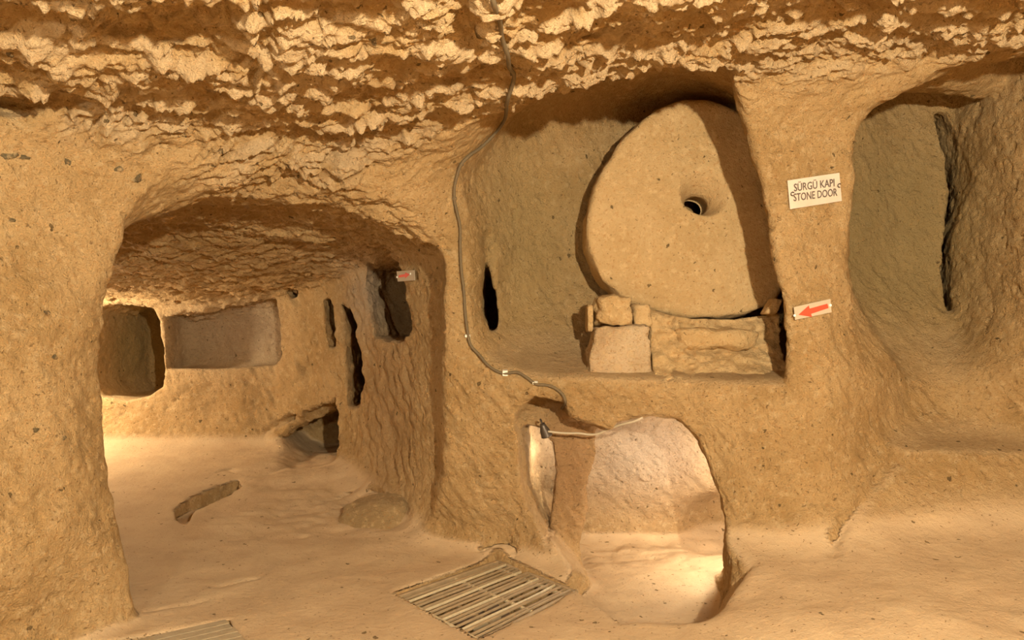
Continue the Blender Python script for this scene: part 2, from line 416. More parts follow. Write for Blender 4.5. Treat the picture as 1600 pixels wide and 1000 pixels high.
def relax(V, Q, it=1, w=0.5):
    for _ in range(it):
        cnt = np.bincount(Q.ravel(), minlength=len(V)) * 2.0
        A = np.zeros_like(V)
        for ax in range(3):
            v = V[:, ax][Q]
            nb = np.roll(v, 1, 1) + np.roll(v, -1, 1)
            A[:, ax] = np.bincount(Q.ravel(), nb.ravel(), len(V))
        A /= np.maximum(cnt, 1)[:, None]
        V = V * (1 - w) + A * w
    return V.astype(np.float32)

V = relax(V, Q, 1, 0.6)
# normals should point into the air (towards the camera chamber): test the floor
Nn = normals(V, Q)
tst = (np.abs(V[:, 0]) < 1) & (V[:, 1] > 1) & (V[:, 1] < 3) & (V[:, 2] < 0.3)
if Nn[tst][:, 2].mean() < 0:
    Q = Q[:, ::-1].copy(); Nn = -Nn

# refine what can be seen closely (and a margin around it)
cen = V[Q].mean(1)
fn = Nn[Q].mean(1)
u = cen[:, 0] / np.maximum(cen[:, 1], 0.1); w_ = (cen[:, 2] - CAM_H) / np.maximum(cen[:, 1], 0.1)
seen = (cen[:, 1] > 1.2) & (np.abs(u) < 0.82) & (w_ < 0.56) & (w_ > -0.52)
view = np.array([0, 0, CAM_H], np.float32) - cen
view /= np.linalg.norm(view, axis=1)[:, None]
facing = (fn * view).sum(1) > -0.15
ref = seen & facing & (cen[:, 1] < 6.0)
E = np.stack([Q[ref], np.roll(Q[ref], -1, 1)], 2).reshape(-1, 2)
Es = np.sort(E, 1)
key = Es[:, 0].astype(np.int64) * len(V) + Es[:, 1]
uk, inv, ucnt = np.unique(key, return_inverse=True, return_counts=True)
ea, eb = (uk // len(V)).astype(np.int64), (uk % len(V)).astype(np.int64)
mid0 = len(V)
nQ = int(ref.sum())
mids = mid0 + inv.reshape(nQ, 4)
cent0 = mid0 + len(uk)
cid = cent0 + np.arange(nQ)
V0n = len(V)
V = np.concatenate([V, (V[ea] + V[eb]) / 2, cen[ref]])
qr = Q[ref]
sub = [np.stack([qr[:, i], mids[:, i], cid, mids[:, (i - 1) % 4]], 1) for i in range(4)]
keepQ = Q[~ref]
Q = np.concatenate([keepQ] + sub)
border_mid = mid0 + np.nonzero(ucnt == 1)[0]
ba, bb = ea[ucnt == 1], eb[ucnt == 1]
V = relax(V, Q, 1, 0.5)
V[border_mid] = (V[ba] + V[bb]) / 2
N = normals(V, Q)
print('refined', len(V), len(Q), time.time() - T0)

# ------------------------------------------------------------------ hewn relief
def smoothstep(a, b, t):
    t = np.clip((t - a) / (b - a), 0, 1); return t * t * (3 - 2 * t)
x, y, z = V[:, 0], V[:, 1], V[:, 2]
down = smoothstep(0.35, 0.8, -N[:, 2]); up = smoothstep(0.45, 0.8, N[:, 2]); side = np.clip(1 - down - up, 0, 1)
main_ceil = down * smoothstep(4.35, 4.1, y + 0.3 * np.clip(-0.3 - x, 0, 1) * -1) * smoothstep(2.30, 2.45, z)
far_ceil = down * smoothstep(4.0, 4.8, y) * smoothstep(-0.45, -0.6, x)
rec_ceil = np.clip(down - main_ceil - far_ceil, 0, 1)
disp = 0.022 * fbm(V, (0.45, 0.45, 0.45), 2, 1) * (1 - 0.75 * up)
disp += 0.007 * fbm(V, (0.13, 0.13, 0.11), 2, 9) * (1 - 0.6 * up)
# undulating floor
disp += up * (0.012 * fbm(V, (0.7, 0.5, 0.5), 3, 21))
rough_floor = up * smoothstep(5.0, 5.8, y) * smoothstep(-2.9, -1.9, x)
disp += rough_floor * 0.022 * fbm(V, (0.28, 0.22, 0.3), 3, 27)
# pick marks on the walls, slanting streaks
r = (x * 0.8 + z * 0.6); s = (-x * 0.6 + z * 0.8)
pm = np.stack([r, y, s], 1)
disp -= side * 0.012 * smoothstep(0.55, 0.9, vnoise(V, (0.05, 0.05, 0.04), 90))
disp -= side * 0.008 * smoothstep(0.5, 0.9, vnoise(V, (0.028, 0.028, 0.024), 93))
disp += side * 0.008 * fbm(pm, (0.05, 0.10, 0.14), 3, 33, 0.6)
far_tool = side * smoothstep(5.4, 6.3, y) * smoothstep(-0.3, -0.6, x) * smoothstep(-3.0, -2.3, x)
disp += far_tool * 0.020 * fbm(pm, (0.05, 0.08, 0.26), 2, 35)
# scaly flakes of the ceilings: stepped layers with ragged edges
warp = 0.05 * fbm(V, (0.16, 0.16, 0.16), 2, 41)
q = np.stack([x + warp, y + 0.6 * warp, z], 1)
f1 = fbm(q, (0.22, 0.11, 0.3), 4, 51, 0.62)
f2 = fbm(q + 3.3, (0.09, 0.045, 0.15), 3, 57, 0.62)
big = fbm(q, (0.75, 0.36, 1.0), 2, 61)
def terrace(v, n):
    t = v * n; fl = np.floor(t); fr = t - fl
    return (fl + smoothstep(0.30, 0.70, fr)) / n
flake = (0.046 - 0.014 * smoothstep(0.8, 1.8, x)) * big + 0.046 * (0.5 * terrace(f1, 2.5) + 0.5 * f1) + 0.027 * (0.5 * terrace(f2, 2.0) + 0.5 * f2) + 0.010 * fbm(V, (0.035, 0.025, 0.04), 2, 66)
disp += main_ceil * flake
flake_far = 0.022 * f2 + 0.006 * fbm(V, (0.035, 0.025, 0.04), 2, 66) + 0.02 * fbm(q, (0.5, 0.25, 0.5), 2, 71) + 0.02 * terrace(fbm(q, (0.22, 0.10, 0.3), 3, 73), 2.5)
disp += far_ceil * flake_far * smoothstep(0.3, 0.9, down)
disp += rec_ceil * 0.008 * f2
disp = disp.astype(np.float32)
V = V + N * disp[:, None]
V[border_mid] = (V[ba] + V[bb]) / 2
Nf = normals(V, Q)
print('relief', time.time() - T0)

# colour zones of the tuff, with some shade and brightness painted in
ones = np.ones(len(V), np.float32)
def blob(c, r):
    return np.exp(-(((x - c[0]) / r[0]) ** 2 + ((y - c[1]) / r[1]) ** 2 + ((z - c[2]) / r[2]) ** 2)).astype(np.float32)
green_shade = np.clip(blob((0.1, 5.5, 2.2), (0.55, 0.6, 0.9)) * 0.9 + blob((2.9, 5.7, 2.3), (0.8, 0.5, 1.0)) * 1.2 + 1.3 * blob((-4.3, 9.1, 1.4), (0.9, 0.6, 0.6)), 0, 1)  # recess tint, plus painted shade for the right and far-left niches
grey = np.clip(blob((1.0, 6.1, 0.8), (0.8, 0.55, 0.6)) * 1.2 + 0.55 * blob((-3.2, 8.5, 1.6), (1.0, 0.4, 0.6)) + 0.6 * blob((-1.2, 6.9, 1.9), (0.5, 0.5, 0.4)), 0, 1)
red = np.clip(blob((0.42, 5.2, 0.6), (0.3, 0.25, 0.6)) * 1.1 + blob((-1.15, 6.2, 1.0), (0.5, 0.7, 0.9)) * 0.6, 0, 1)  # first blob paints the shade of the recessed column, second tints the far wall
pale = np.clip(main_ceil * smoothstep(0.0, 0.8, f1 + 0.3) * 0.8 + 0.35 * up, 0, 1)  # ceiling flakes painted paler to carry the brightness of the lit ceiling
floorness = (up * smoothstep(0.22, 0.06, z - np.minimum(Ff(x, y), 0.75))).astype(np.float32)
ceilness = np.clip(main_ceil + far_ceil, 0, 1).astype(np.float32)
zone = np.stack([green_shade, grey, red, pale], 1).astype(np.float32)

# ------------------------------------------------------------------ materials
def new_mat(name):
    m = bpy.data.materials.new(name); m.use_nodes = True
    nt = m.node_tree; b = nt.nodes['Principled BSDF']
    return m, nt, b
def simple(name, color, rough=0.6, metal=0.0, noise=0.0, scale=30, bump=0.0, color2=None, spec=0.5):
    m, nt, b = new_mat(name)
    b.inputs['Base Color'].default_value = (*color, 1); b.inputs['Roughness'].default_value = rough; b.inputs['Metallic'].default_value = metal
    b.inputs['Specular IOR Level'].default_value = spec
    tc = nt.nodes.new('ShaderNodeTexCoord')
    n = nt.nodes.new('ShaderNodeTexNoise'); n.inputs['Scale'].default_value = scale; n.inputs['Detail'].default_value = 4
    nt.links.new(tc.outputs['Object'], n.inputs['Vector'])
    if noise > 0 or color2:
        mx = nt.nodes.new('ShaderNodeMix'); mx.data_type = 'RGBA'
        mx.inputs['A'].default_value = (*color, 1)
        mx.inputs['B'].default_value = (*(color2 or [v * (1 - noise) for v in color]), 1)
        nt.links.new(n.outputs['Fac'], mx.inputs['Factor']); nt.links.new(mx.outputs['Result'], b.inputs['Base Color'])
    if bump > 0:
        bp = nt.nodes.new('ShaderNodeBump'); bp.inputs['Strength'].default_value = bump; bp.inputs['Distance'].default_value = 0.01
        nt.links.new(n.outputs['Fac'], bp.inputs['Height']); nt.links.new(bp.outputs['Normal'], b.inputs['Normal'])
    return m

def rock_material(name, zones=True, base=(0.55, 0.36, 0.16), alt=(0.44, 0.275, 0.11), pits=1.0, bump=1.0):
    m, nt, b = new_mat(name)
    L = nt.links.new; nn = nt.nodes.new
    b.inputs['Roughness'].default_value = 0.95; b.inputs['Specular IOR Level'].default_value = 0.12
    tc = nn('ShaderNodeTexCoord'); co = tc.outputs['Object']
    dn = nn('ShaderNodeTexNoise'); dn.inputs['Scale'].default_value = 30; dn.inputs['Detail'].default_value = 2
    L(co, dn.inputs['Vector'])
    dv = nn('ShaderNodeVectorMath'); dv.operation = 'MULTIPLY_ADD'
    L(dn.outputs['Color'], dv.inputs[0]); dv.inputs[1].default_value = (0.05, 0.05, 0.05); L(co, dv.inputs[2])
    co_w = dv.outputs[0]
    def noise(scale, detail=4, rough=0.6):
        n = nn('ShaderNodeTexNoise'); n.inputs['Scale'].default_value = scale; n.inputs['Detail'].default_value = detail; n.inputs['Roughness'].default_value = rough
        L(co, n.inputs['Vector']); return n.outputs['Fac']
    def ramp(src, a, b_):
        r = nn('ShaderNodeMapRange'); r.interpolation_type = 'SMOOTHSTEP'
        r.inputs['From Min'].default_value = a; r.inputs['From Max'].default_value = b_
        L(src, r.inputs['Value']); return r.outputs['Result']
    def mix(a, b_, f, fk=None):
        x_ = nn('ShaderNodeMix'); x_.data_type = 'RGBA'
        if isinstance(a, tuple): x_.inputs['A'].default_value = (*a, 1)
        else: L(a, x_.inputs['A'])
        if isinstance(b_, tuple): x_.inputs['B'].default_value = (*b_, 1)
        else: L(b_, x_.inputs['B'])
        if isinstance(f, float): x_.inputs['Factor'].default_value = f
        else: L(f, x_.inputs['Factor'])
        return x_.outputs['Result']
    def mul(src, k):
        q_ = nn('ShaderNodeMath'); q_.operation = 'MULTIPLY'; q_.inputs[1].default_value = k
        L(src, q_.inputs[0]); return q_.outputs[0]
    col = mix(alt, base, ramp(noise(2.2, 5), 0.35, 0.65))
    col = mix(col, (0.61, 0.425, 0.21), mul(ramp(noise(17, 5, 0.7), 0.50, 0.66), 0.75))
    col = mix(col, (0.40, 0.22, 0.08), mul(ramp(noise(42, 3, 0.7), 0.54, 0.68), 0.65))
    if zones:
        ap = nn('ShaderNodeAttribute'); ap.attribute_name = 'part'
        spp = nn('ShaderNodeSeparateColor'); L(ap.outputs['Color'], spp.inputs['Color'])
        fcol = mix((0.395, 0.272, 0.148), (0.465, 0.332, 0.186), ramp(noise(3.1, 5), 0.35, 0.65))
        fcol = mix(fcol, (0.40, 0.26, 0.12), mul(ramp(noise(60, 3, 0.7), 0.58, 0.70), 0.35))
        col = mix(col, fcol, spp.outputs[0])
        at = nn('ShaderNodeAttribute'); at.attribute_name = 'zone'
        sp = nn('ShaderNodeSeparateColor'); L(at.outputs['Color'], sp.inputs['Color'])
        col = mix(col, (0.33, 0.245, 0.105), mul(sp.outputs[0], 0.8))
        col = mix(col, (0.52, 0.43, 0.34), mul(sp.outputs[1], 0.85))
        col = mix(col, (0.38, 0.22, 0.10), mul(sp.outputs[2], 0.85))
        col = mix(col, (0.64, 0.47, 0.27), mul(at.outputs['Alpha'], 0.7))
    # embedded dark grains and pores
    v = nn('ShaderNodeTexVoronoi'); v.inputs['Scale'].default_value = 15; L(co_w, v.inputs['Vector'])
    cellr = nn('ShaderNodeSeparateColor'); L(v.outputs['Color'], cellr.inputs['Color'])
    dm = nn('ShaderNodeMath'); dm.operation = 'SUBTRACT'
    thr = nn('ShaderNodeMapRange'); thr.inputs['From Min'].default_value = 0.80; thr.inputs['From Max'].default_value = 1.0; thr.inputs['To Max'].default_value = 0.24 * pits
    L(cellr.outputs[0], thr.inputs['Value'])
    L(thr.outputs['Result'], dm.inputs[0]); L(v.outputs['Distance'], dm.inputs[1])
    pit_ = ramp(dm.outputs[0], 0.0, 0.05)
    col = mix(col, (0.13, 0.085, 0.035), mul(pit_, 0.85))
    v2 = nn('ShaderNodeTexVoronoi'); v2.inputs['Scale'].default_value = 48; L(co_w, v2.inputs['Vector'])
    c2 = nn('ShaderNodeSeparateColor'); L(v2.outputs['Color'], c2.inputs['Color'])
    t2 = nn('ShaderNodeMapRange'); t2.inputs['From Min'].default_value = 0.55; t2.inputs['From Max'].default_value = 1.0; t2.inputs['To Max'].default_value = 0.32 * pits
    L(c2.outputs[1], t2.inputs['Value'])
    d2 = nn('ShaderNodeMath'); d2.operation = 'SUBTRACT'; L(t2.outputs['Result'], d2.inputs[0]); L(v2.outputs['Distance'], d2.inputs[1])
    pit2 = ramp(d2.outputs[0], 0.0, 0.08)
    col = mix(col, (0.20, 0.12, 0.05), mul(pit2, 0.7))
    L(col, b.inputs['Base Color'])
    # relief
    def bumpn(h, dist, prev=None, strength=1.0):
        bp = nn('ShaderNodeBump'); bp.inputs['Strength'].default_value = strength; bp.inputs['Distance'].default_value = dist
        L(h, bp.inputs['Height'])
        if prev: L(prev, bp.inputs['Normal'])
        return bp.outputs['Normal']
    if zones:
        kb = nn('ShaderNodeMapRange'); L(spp.outputs[0], kb.inputs['Value']); kb.inputs['To Min'].default_value = 1.0; kb.inputs['To Max'].default_value = 0.22
        def damp(h):
            q_ = nn('ShaderNodeMath'); q_.operation = 'MULTIPLY'; L(h, q_.inputs[0]); L(kb.outputs['Result'], q_.inputs[1]); return q_.outputs[0]
    else:
        def damp(h): return h
    n1 = bumpn(damp(noise(24, 6, 0.68)), 0.040 * bump)
    n2 = bumpn(damp(noise(90, 4, 0.65)), 0.012 * bump, n1)
    inv_ = nn('ShaderNodeMath'); inv_.operation = 'ADD'; L(pit_, inv_.inputs[0]); L(pit2, inv_.inputs[1])
    n3 = bumpn(damp(mul(inv_.outputs[0], -1.0)), 0.012 * bump, n2)
    L(n3, b.inputs['Normal'])
    return m

ROCK = rock_material('tuff_wall')
STONE = rock_material('cut_stone', zones=False, base=(0.54, 0.37, 0.175), alt=(0.47, 0.31, 0.135), pits=0.9, bump=0.55)
PALE_STONE = rock_material('pale_cut_stone', zones=False, base=(0.62, 0.46, 0.27), alt=(0.50, 0.34, 0.18), pits=0.7, bump=0.8)

# ------------------------------------------------------------------ split the rock into its surfaces
cen = V[Q].mean(1); fn = N[Q].mean(1)
lab = np.full(len(Q), 1, np.int8)
isf = fn[:, 2] > 0.62; isc = fn[:, 2] < -0.55
cx_, cy_, cz_ = cen[:, 0], cen[:, 1], cen[:, 2]
fz = Ff(cx_, cy_)
low = cz_ < np.minimum(fz, 0.75) + 0.14
NAMES = ['floor', 'ceiling', 'wall_left', 'wall_front', 'wall_right', 'wall_far', 'wall_back']
lab[:] = 3
lab[(cx_ < -2.02) & (cy_ < 5.1)] = 2
lab[(cx_ < -0.42) & (cy_ > 5.0)] = 5
lab[(cx_ > 1.75 + np.clip(cy_ - 4.7, 0, 2) * 0.3) & (cz_ > 0.1)] = 4
lab[(cx_ > 3.3)] = 4
lab[cy_ < 0.5] = 6
lab[isc & (cz_ > 1.7)] = 1
lab[isf & low] = 0
used_names = {}
def build_rock(code, name, mat):
    fm = lab == code
    q = Q[fm]
    uv, inv = np.unique(q.ravel(), return_inverse=True)
    me = bpy.data.meshes.new(name)
    me.vertices.add(len(uv)); me.vertices.foreach_set('co', V[uv].ravel())
    me.loops.add(len(q) * 4); me.loops.foreach_set('vertex_index', inv.astype(np.int32).ravel())
    me.polygons.add(len(q)); me.polygons.foreach_set('loop_start', np.arange(0, len(q) * 4, 4, dtype=np.int32))
    me.polygons.foreach_set('loop_total', np.full(len(q), 4, np.int32))
    me.polygons.foreach_set('use_smooth', np.ones(len(q), bool))
    me.update()
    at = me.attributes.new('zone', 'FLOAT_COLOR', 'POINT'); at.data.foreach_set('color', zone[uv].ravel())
    at = me.attributes.new('part', 'FLOAT_COLOR', 'POINT'); at.data.foreach_set('color', np.stack([floorness[uv], ceilness[uv], 0 * floorness[uv], 0 * floorness[uv] + 1], 1).astype(np.float32).ravel())
    me.materials.append(mat)
    me.normals_split_custom_set_from_vertices(Nf[uv].tolist())
    o = bpy.data.objects.new(name, me); COL.objects.link(o)
    o['kind'] = 'structure'
    return o
mats = [ROCK] * 7
ROCKS = [build_rock(i, n, mats[i]) for i, n in enumerate(NAMES) if (lab == i).any()]
print('rock built', time.time() - T0)

bpy.context.view_layer.update()
DG = bpy.context.evaluated_depsgraph_get()
def hit(px, py):
    d = Vector(((px - CX) / F_PX, 1.0, -(py - CY) / F_PX)).normalized()
    ok, loc, nor, *_ = SC.ray_cast(DG, Vector((0, 0, CAM_H)), d)
    return (loc, nor) if ok else (Vector(P(px, py, 5)), Vector((0, -1, 0)))
#OBJECTS#
# ------------------------------------------------------------------ object helpers
def tag(o, label, cat, group=None):
    o['label'] = label; o['category'] = cat
    if group: o['group'] = group
    return o
def empty(name, loc, label=None, cat=None, group=None):
    o = bpy.data.objects.new(name, None); o.empty_display_size = 0.1
    o.location = loc; COL.objects.link(o)
    if label: tag(o, label, cat, group)
    return o
def mesh_obj(name, verts, faces, mat, parent=None, smooth=False):
    me = bpy.data.meshes.new(name)
    org = Vector(parent.location) if parent is not None and parent.parent is None and parent.type == 'EMPTY' else Vector((0, 0, 0))
    if parent is not None and parent.parent is not None and parent.parent.type == 'EMPTY': org = Vector(parent.parent.location)
    me.from_pydata([tuple(Vector(v) - org) for v in verts], [], faces)
    me.update()
    if smooth: me.polygons.foreach_set('use_smooth', [True] * len(me.polygons))
    me.materials.append(mat)
    o = bpy.data.objects.new(name, me); COL.objects.link(o)
    if parent is not None: o.parent = parent
    return o

def tube(points, r, n=8, sub=6):
    """a round tube along a smooth line through the points"""
    pts = [Vector(p) for p in points]
    line = []
    for i in range(len(pts) - 1):
        p0 = pts[max(i - 1, 0)]; p1 = pts[i]; p2 = pts[i + 1]; p3 = pts[min(i + 2, len(pts) - 1)]
        for k in range(sub):
            t = k / sub
            line.append(0.5 * ((2 * p1) + (p2 - p0) * t + (2 * p0 - 5 * p1 + 4 * p2 - p3) * t * t + (3 * p1 - p0 - 3 * p2 + p3) * t ** 3))
    line.append(pts[-1])
    vs, fs = [], []
    up = Vector((0.3, 0.2, 0.9))
    for i, p in enumerate(line):
        t = (line[min(i + 1, len(line) - 1)] - line[max(i - 1, 0)]).normalized()
        a = up - t * up.dot(t)
        if a.length < 1e-3: a = t.orthogonal()
        a.normalize(); b = t.cross(a); up = a
        for k in range(n):
            an = 2 * math.pi * k / n
            vs.append(p + (a * math.cos(an) + b * math.sin(an)) * r)
    for i in range(len(line) - 1):
        for k in range(n):
            fs.append((i * n + k, i * n + (k + 1) % n, (i + 1) * n + (k + 1) % n, (i + 1) * n + k))
    fs.append(tuple(range(n))[::-1]); fs.append(tuple((len(line) - 1) * n + k for k in range(n)))
    return vs, fs

def box_on(c, ex, ey, ez, sx, sy, sz):
    """box with centre c, axes ex ey ez, full sizes"""
    vs = []
    for k in (-1, 1):
        for j in (-1, 1):
            for i in (-1, 1):
                vs.append(c + ex * (i * sx / 2) + ey * (j * sy / 2) + ez * (k * sz / 2))
    fs = [(0, 2, 3, 1), (4, 5, 7, 6), (0, 1, 5, 4), (2, 6, 7, 3), (0, 4, 6, 2), (1, 3, 7, 5)]
    return vs, fs

def rock_lump(corners, n=14, round_=0.5, amp=0.012, scale=0.12, seed=1, fine=0.004):
    """irregular stone filling an eight-cornered block, edges worn round"""
    c = np.array(corners, float)     # order: (x0y0z0, x1y0z0, x0y1z0, x1y1z0, x0y0z1, ...)
    bm = bmesh.new()
    bmesh.ops.create_cube(bm, size=2.0)
    bmesh.ops.subdivide_edges(bm, edges=bm.edges[:], cuts=n, use_grid_fill=True)
    v = np.array([list(t.co) for t in bm.verts])
    f = [[t.index for t in p.verts] for p in bm.faces]
    bm.free()
    p = 2 + 10 * (1 - round_)
    v = v / (np.abs(v) ** p).sum(1)[:, None] ** (1 / p)
    v = v * 1.0
    u = (v + 1) / 2
    out = np.zeros_like(v)
    for k in range(2):
        for j in range(2):
            for i in range(2):
                w = (u[:, 0] if i else 1 - u[:, 0]) * (u[:, 1] if j else 1 - u[:, 1]) * (u[:, 2] if k else 1 - u[:, 2])
                out += w[:, None] * c[i + 2 * j + 4 * k]
    ctr = c.mean(0)
    d = out - ctr; d /= np.linalg.norm(d, axis=1)[:, None] + 1e-9
    o32 = out.astype(np.float32)
    out = out + d * (amp * fbm(o32, (scale,) * 3, 3, seed) + fine * fbm(o32, (scale * .25,) * 3, 2, seed + 5))[:, None]
    return [tuple(t) for t in out], f

MAT_CABLE = simple('grey_cable', (0.11, 0.08, 0.045), 0.85, bump=0.3, scale=60, color2=(0.17, 0.125, 0.065), spec=0.2)
MAT_CABLE2 = simple('cream_cable', (0.45, 0.37, 0.24), 0.55)
MAT_CLIP = simple('white_clip', (0.80, 0.76, 0.62), 0.45)
MAT_IRON = simple('worn_bar', (0.36, 0.26, 0.14), 0.6, scale=14, color2=(0.16, 0.105, 0.05), bump=0.5)
MAT_DIRT = simple('pit_dirt', (0.17, 0.105, 0.06), 0.95, scale=22, color2=(0.07, 0.045, 0.025), bump=1.0)
MAT_WELD = simple('bright_bar', (0.55, 0.45, 0.28), 0.5, scale=40, color2=(0.35, 0.27, 0.15), bump=0.3)
MAT_WOOD = simple('grey_plank', (0.40, 0.32, 0.19), 0.8, scale=25, color2=(0.26, 0.19, 0.10), bump=0.6)
MAT_PLASTIC = simple('laminated_sheet', (0.66, 0.57, 0.46), 0.28, scale=9, color2=(0.50, 0.40, 0.29), bump=0.15, spec=0.8)
MAT_PALEPLATE = simple('pale_plastic', (0.46, 0.38, 0.26), 0.3)
MAT_INK = simple('dark_ink', (0.10, 0.075, 0.06), 0.4)
MAT_RED = simple('red_paint', (0.75, 0.07, 0.03), 0.4)
MAT_WIRE = simple('dark_wire', (0.05, 0.035, 0.02), 0.4, 0.6)
MAT_SCREW = simple('white_screw', (0.85, 0.85, 0.75), 0.3)
MAT_LAMP = simple('dark_lamp_metal', (0.09, 0.07, 0.05), 0.4, 0.5)
BOULDER = rock_material('boulder_stone', zones=False, base=(0.42, 0.29, 0.14), alt=(0.33, 0.22, 0.10), pits=0.6, bump=0.8)
MAT_DARKSTONE = rock_material('dark_inclusion', zones=False, base=(0.16, 0.12, 0.06), alt=(0.10, 0.075, 0.04), pits=0.5, bump=0.8)
EY = Vector((0, 1, 0)); EX = Vector((1, 0, 0)); EZ = Vector((0, 0, 1))

# ------------------------------------------------------------------ the round stone door
YD = 5.24; TH = 0.36
outline = [(1060,156),(1020,172),(990,196),(962,235),(940,270),(925,305),(917,345),(918,385),(927,415),(942,440),(968,462),(1010,482),(1060,494),(1110,497),(1160,492),(1205,474),(1232,440),(1243,390),(1240,320),(1222,250),(1185,195),(1130,160)]
opts = [Vector((P(a, b, YD)[0], P(a, b, YD)[2])) for a, b in outline]
hc = Vector((P(1096, 315, YD)[0], P(1096, 315, YD)[2]))
NA = 160
ang = [math.atan2(p.y - hc.y, p.x - hc.x) for p in opts]; rad = [(p - hc).length for p in opts]
order = sorted(range(len(ang)), key=lambda i: ang[i])
aa = np.array([ang[i] for i in order]); rr = np.array([rad[i] for i in order])
th = np.linspace(-math.pi, math.pi, NA, endpoint=False)
R_out = np.interp(th, np.r_[aa[-1] - 2 * math.pi, aa, aa[0] + 2 * math.pi], np.r_[rr[-1], rr, rr[0]])
R_out = 0.5 * R_out + 0.25 * np.roll(R_out, 1) + 0.25 * np.roll(R_out, -1)
ring = np.stack([np.cos(th) * 2.2, np.sin(th) * 2.2, np.zeros(NA)], 1).astype(np.float32)
R_out = R_out + 0.010 * fbm(ring, (0.5, 0.5, 0.5), 3, 301)
rows = []     # (radius factor mode, radius array, depth array)
rh = 0.078 + 0.008 * np.cos(2 * th + 0.4)
rows.append((rh * 1.0, np.full(NA, TH)))
for dp in (0.34, 0.30, 0.24, 0.19, 0.165):
    rows.append((rh * 1.0, np.full(NA, dp) - 0.05 * np.sin(th) * 0 ))
dish = 0.17 + 0.075 * np.cos(th - 1.25)           # the worn cup round the hole reaches further up
for t in (0.1, 0.25, 0.4, 0.55, 0.7, 0.85, 1.0):
    rows.append((rh + (dish - rh) * t, np.full(NA, 0.155 * (1 - t) ** 1.5)))
NR = 46
for k in range(1, NR + 1):
    t = k / NR
    rows.append((dish + (R_out - 0.035 - dish) * t, np.zeros(NA)))
for dr, dp in ((-0.016, 0.006), (-0.004, 0.022), (0.0, 0.05), (0.006, 0.10), (0.008, 0.18), (0.004, 0.26), (-0.004, 0.32), (-0.03, 0.355)):
    rows.append((R_out + dr, np.full(NA, dp)))
rows.append((rh * 1.0, np.full(NA, TH)))
vs = []
for r_, d_ in rows:
    deep = len(vs) < 6
    sh_ = (d_ - 0.155) * 0.25 if deep else 0 * d_
    vs.append(np.stack([hc.x + np.cos(th) * r_ + 0.4 * sh_, YD + d_, hc.y + np.sin(th) * r_ + 0.2 * sh_], 1))
vs = np.concatenate(vs).astype(np.float32)
nrm = 0.010 * fbm(vs, (0.35, 0.35, 0.35), 2, 311) + 0.004 * fbm(vs, (0.07, 0.2, 0.07), 2, 312)
front = np.repeat([1.0] * (6 + 7 + NR + 2) + [0.3] * 7, NA)
vs[:, 1] += (nrm * front).astype(np.float32)
fr = np.repeat([0.0] * (6 + 7 + NR + 1) + [1.0] * 7 + [0], NA)
rimn = 0.012 * fbm(vs, (0.10, 0.12, 0.10), 3, 321)
dx = vs[:, 0] - hc.x; dz = vs[:, 2] - hc.y; ln = np.sqrt(dx * dx + dz * dz)
vs[:, 0] += dx / ln * rimn * fr; vs[:, 2] += dz / ln * rimn * fr
fs = []
for k in range(len(rows) - 1):
    for i in range(NA):
        j = (i + 1) % NA
        fs.append((k * NA + i, k * NA + j, (k + 1) * NA + j, (k + 1) * NA + i))
door = mesh_obj('stone_door', vs.tolist(), fs, STONE, smooth=True)
tag(door, 'huge round millstone door with a cupped central hole, standing in its wall recess', 'stone door')

# ------------------------------------------------------------------ masonry under the stone door
def block(name, px0, py0, px1, py1, Y, depth, mat, label, cat='stone', group=None, seed=1, tilt=(0, 0, 0, 0), **kw):
    """stone whose face spans the surveyed span at depth Y; tilt moves the four face corners (m)"""
    x0, _, z1 = P(px0, py0, Y); x1, _, z0 = P(px1, py1, Y)
    c = [(x0 + tilt[0], Y, z0), (x1 + tilt[1], Y, z0), (x0 + tilt[0], Y + depth, z0), (x1 + tilt[1], Y + depth, z0),
         (x0 + tilt[2], Y, z1), (x1 + tilt[3], Y, z1), (x0 + tilt[2], Y + depth, z1), (x1 + tilt[3], Y + depth, z1)]
    v, f = rock_lump(c, seed=seed, **kw)
    o = mesh_obj(name, v, f, mat, smooth=True)
    if label: tag(o, label, cat, group)
    return o
GRP = 'stones bedded under the round door'
block('stone_block', 921, 509, 1020, 592, 4.93, 0.30, PALE_STONE, 'large pale squared stone with a flat lit face, lower left under the round door', 'stone', GRP, 41, (-0.005, 0.0, 0.03, -0.01), round_=0.18, amp=0.018, n=22, fine=0.006)
block('stone_block', 931, 463, 988, 507, 4.97, 0.24, STONE, 'small squared stone on top of the large pale block, left of the round door', 'stone', GRP, 42, (0, 0.0, 0.02, -0.01), round_=0.38, amp=0.022, fine=0.006)
block('stone_slab', 1054, 512, 1198, 549, 5.01, 0.20, STONE, 'long flat curved slab bedded in mortar below the round door', 'stone', GRP, 43, (0.09, -0.06, 0, 0), round_=0.85, amp=0.028, scale=0.16, n=22, fine=0.006)
block('wedge_stone', 1196, 466, 1222, 490, 4.98, 0.12, STONE, 'small wedge stone jammed between the round door and the sign pillar', 'stone', GRP, 44, (0, -0.03, 0.06, 0.02), round_=0.4, amp=0.01, n=8)
block('stone_flake', 918, 475, 928, 520, 5.02, 0.16, STONE, 'thin upright stone flake leaning left of the two squared blocks', 'stone', GRP, 45, (0, 0, 0, 0), round_=0.5, amp=0.01, n=8)
block('rubble_stone', 989, 474, 1022, 511, 5.02, 0.15, STONE, 'rough rubble stone wedged between the small squared block and the round door', 'stone', GRP, 47, (0, 0.0, 0.0, -0.03), round_=0.6, amp=0.016, n=10)
